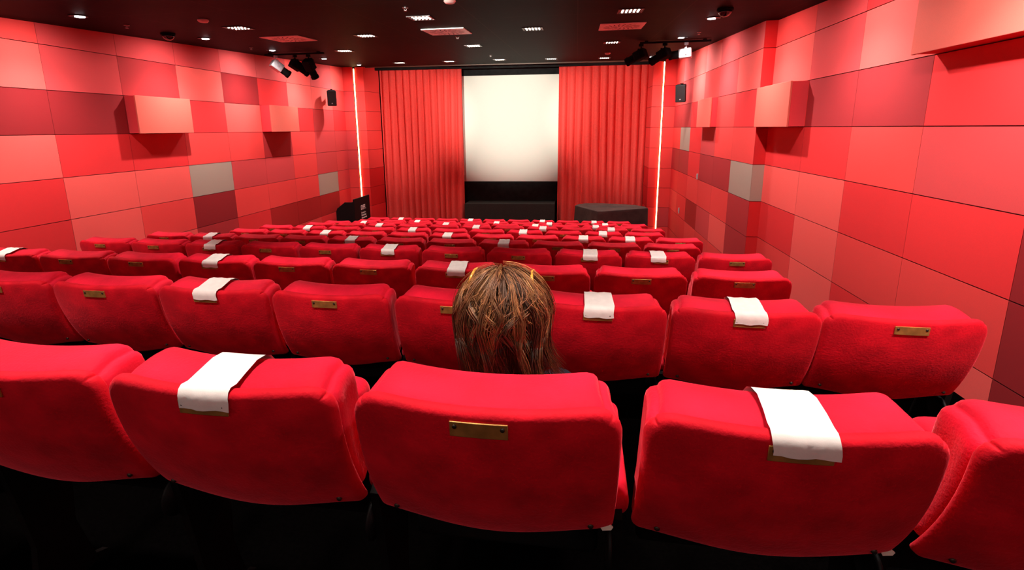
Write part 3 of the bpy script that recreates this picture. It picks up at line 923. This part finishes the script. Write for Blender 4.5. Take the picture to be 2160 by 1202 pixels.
# hair: a cap close to the scalp and many tapering locks falling from the crown
rh = random.Random(11)
m = MB()
HR = Vector((.100, .112, .110))
def hair_pt(az, th, off):
    d = Vector((sin(th)*cos(az), sin(th)*sin(az), cos(th)))
    return Vector((HC.x + d.x*(HR.x + off), HC.y + d.y*(HR.y + off) - .006, HC.z + .006 + d.z*(HR.z + off)))
rings = []
for j in range(15):
    th = .04 + 1.95*j/14
    rings.append([hair_pt(2*pi*i/32, th if sin(2*pi*i/32) < .3 else min(th, 1.05), -.006) for i in range(32)])
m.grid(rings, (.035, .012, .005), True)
TONES = [(.045, .016, .006), (.075, .026, .009), (.12, .045, .015), (.19, .075, .024), (.30, .13, .045), (.055, .02, .008), (.42, .21, .08)]
def lock(az, th0, off, length, w, tone, flip, wav, th_end=1.45):
    pts = []
    th = th0; n = 13
    # arc over the head then hang
    for k in range(n):
        t = k/(n-1)
        if t < .55:
            th = th0 + (th_end - th0)*(t/.55)
            p = hair_pt(az + wav*.10*sin(3*t*pi), th, off)
            last = p
        else:
            s_ = (t - .55)/.45
            p = last + Vector((0, 0, -length*s_))
            d = Vector((cos(az), sin(az), 0))
            p += d*(-.045*s_*s_ + flip*s_*s_*s_) + Vector((-d.y, d.x, 0))*(wav*.020*sin(s_*2.4) + .018*s_*s_)
        pts.append(p)
    ws = [w*min(1, .35 + 2.2*k/(n-1))*(1 if k < n*.6 else max(.12, 1 - (k - n*.6)/(n*.42))) for k in range(n)]
    rings = []
    for k, p in enumerate(pts):
        tg = (pts[min(k+1, n-1)] - pts[max(k-1, 0)]).normalized()
        out = Vector((p.x - HC.x, p.y - HC.y, (p.z - HC.z)*.6))
        out = (out - tg*out.dot(tg)).normalized()
        sd = tg.cross(out)
        rings.append([p + sd*ws[k], p + out*ws[k]*.42, p - sd*ws[k], p - out*ws[k]*.42])
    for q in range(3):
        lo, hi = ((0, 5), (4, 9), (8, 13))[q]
        m.grid(rings[lo:hi], tuple(min(1, c*(1.5, .85, .5)[q]) for c in tone), True, q == 2)  # crown lightened, tips darkened: highlight and shade put into the lock colour
for k in range(300):
    az = rh.uniform(0, 2*pi)
    front = sin(az)
    if front > .55 and rh.random() < .5: continue
    th0 = rh.uniform(.03, .45) if rh.random() < .62 else rh.uniform(.45, 1.15)
    off = rh.gauss(.004, .007)
    ln = rh.uniform(.08, .20) if front < .2 else rh.uniform(-.02, .10) if front < .6 else rh.uniform(-.05, -.01)
    if ln < .01: ln = .012
    g_ = rh.random()
    tone = TONES[6] if g_ < .10 else TONES[4] if g_ < .28 else TONES[3] if g_ < .46 else rh.choice(TONES[:3] + [TONES[5]])
    flip = rh.gauss(.004, .016)*min(1, ln/.12) + ((.075*min(1, ln/.16)**2) if (cos(az) > .25 and rh.random() < .5) else 0)
    wv = rh.gauss(0, 1.1)
    te = 1.50 + rh.uniform(-.25, .12)
    for q_ in range(22):
        j = rh.uniform(.65, 1.35)
        sp = rh.gauss(0, .040)
        lock(az + sp, max(.01, th0 + rh.gauss(0, .05)), off + rh.gauss(0, .0035), max(.01, ln + rh.gauss(0, .012)), rh.uniform(.0006, .0016),
             tuple(min(1, c*j) for c in tone), flip + rh.gauss(0, .004), wv + rh.gauss(0, .18), te + rh.gauss(0, .02))
for k in range(70):                            # fine stray hairs
    az = rh.uniform(pi*.8, 2.2*pi)
    lock(az, rh.uniform(.1, .8), rh.uniform(.012, .030), rh.uniform(.05, .14), .0007, (.22, .08, .03), rh.gauss(.01, .02), rh.gauss(0, 2))
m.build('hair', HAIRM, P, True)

# glasses pushed up on the hair
G = empty('sunglasses', 'amber glasses pushed up on top of the brown hair of the person', 'glasses', (SX + HC.x, SY + HC.y, SZ + HC.z))
m = MB()
for sx in (-1, 1):
    c = Vector((sx*.036, .128, .056)); R = []
    m.tube([c + Vector((.028*cos(a), .012*sin(a), .022*sin(a))) for a in [2*pi*k/20 for k in range(21)]], .003, 6)
m.tube([(-.010, .131, .060), (0, .133, .062), (.010, .131, .060)], .003, 6)
m.build('frame', AMBER, G, True)
for sx in (-1, 1):
    m = MB(); c = Vector((sx*.036, .128, .056)); m.poly([c + Vector((.026*cos(a), .011*sin(a), .020*sin(a))) for a in [2*pi*k/20 for k in range(20)]]); m.build('lens', SMOKED, G)
    m = MB(); m.tube([(sx*.064, .127, .058), (sx*.069, .09, .092), (sx*.069, .04, .112), (sx*.068, .005, .118), (sx*.070, -.02, .112), (sx*.075, -.035, .097)], [.003, .003, .003, .003, .0034, .0024], 8); m.build('temple', AMBER, G, True)

# ------------------------------------------------------------------ lights
LS = []
def spot(name, loc, target, power, angle, blend=.5, color=(1, .9, .82), rad=.05):
    d = bpy.data.lights.new(name, 'SPOT'); d.energy = power; d.spot_size = radians(angle); d.spot_blend = blend; d.color = color; d.shadow_soft_size = rad
    o = bpy.data.objects.new(name, d); COL.objects.link(o); o.location = loc
    o.rotation_euler = (Vector(target) - Vector(loc)).to_track_quat('-Z', 'Y').to_euler()
    return o
GRID_W, WASH_W, WASH_LOW, SCREEN_W = 205, 78, 165, 1150
ALLG = GL + [(x, y) for x in (-4.1, -1.75, .57) for y in (2.95,)] + [(x, y) for x in (-2.93, -1.75, -.6, .57, 1.5) for y in (1.05,)] + [(-2.93, 9.9), (-.6, 9.9)]
for (x, y) in ALLG:
    z = ceil_z(y) - .02
    spot('led_light', (x, y, z), (x, y, z - 2), GRID_W*(.8 if y < 2 else 1), 76, .5, (1, .88, .78), .10)
for (x, y) in WL + [(-5.14, 2.9), (-5.14, 1.0)]:
    z = ceil_z(y) - .03
    spot('wash_light', (x, y, z), (XL + .02, y, z - 1.5), WASH_W, 150, .8, (1, .93, .90), .03)
    spot('wash_light_low', (x, y, z), (XL, y, z - 2.3), WASH_LOW, 100, 1.0, (1, .93, .90), .03)
for (x, y) in WR + [(1.64, 10.4), (1.62, 4.9), (1.6, 3.0), (1.6, 1.0)]:
    z = ceil_z(y) - .03
    spot('wash_light', (x, y, z), (XR - .02, y, z - 1.5), WASH_W, 150, .8, (1, .93, .90), .03)
    spot('wash_light_low', (x, y, z), (XR, y, z - 2.3), WASH_LOW, 100, 1.0, (1, .93, .90), .03)
spot('screen_fill', (-1.75, .6, ceil_z(.6) - .12), (-1.75, 14.0, .50), SCREEN_W*7.5, 21, 1.0, (.93, 1, .90), .05)  # added lamp without a fitting, brightens the screen
for (x, y, tx) in ((-2.1, 9.2, -4.35), (-1.4, 9.2, .75)):
    spot('curtain_fill', (x, y, ceil_z(y) - .32), (tx, 13.3, .3), 800, 46, .9, (1, .9, .8), .06)  # added lamps off the rails, no fitting there; they brighten the curtains
d = bpy.data.lights.new('rear_fill', 'AREA'); d.shape = 'RECTANGLE'; d.size = 7; d.size_y = .5; d.energy = 36; d.color = (1, .86, .78)  # added soft fill behind the camera for the seat backs
o = bpy.data.objects.new('rear_fill', d); COL.objects.link(o); o.location = (-1.7, -.9, ceil_z(-.9) - .03); o.rotation_euler = (radians(28), 0, 0)
w = bpy.data.worlds.new('room_air'); SC.world = w; w.use_nodes = True
w.node_tree.nodes['Background'].inputs['Color'].default_value = (.03, .012, .012, 1)
w.node_tree.nodes['Background'].inputs['Strength'].default_value = .3

# ------------------------------------------------------------------ camera
yaw, pit, roll, fpx, pcx, pcy = .15425, .20577, -.010754, 1049.95, 1051.16, 490.23
r_ = Vector((cos(yaw), sin(yaw), 0)); f0 = Vector((-sin(yaw), cos(yaw), 0)); zz = Vector((0, 0, 1))
f_ = f0*cos(pit) - zz*sin(pit); u_ = zz*cos(pit) + f0*sin(pit)
c_, s_ = cos(roll), sin(roll)
R_ = r_*c_ + u_*s_; U_ = -r_*s_ + u_*c_
cam = bpy.data.cameras.new('camera'); co = bpy.data.objects.new('camera', cam); COL.objects.link(co)
M = Matrix((R_, U_, -f_)).transposed().to_4x4()
co.matrix_world = M
cam.sensor_fit = 'HORIZONTAL'; cam.sensor_width = 36; cam.lens = 36*fpx/2160
cam.shift_x = (1080 - pcx)/2160; cam.shift_y = -(601 - pcy)/2160
cam.clip_start = .02; cam.clip_end = 100
SC.camera = co

# lift the whole room so that the front floor is at height 0
for o in list(SC.objects):
    if o.parent is None: o.location.z += Z0

SC.view_settings.view_transform = 'Standard'
SC.view_settings.look = 'None'
SC.view_settings.exposure = 0.0
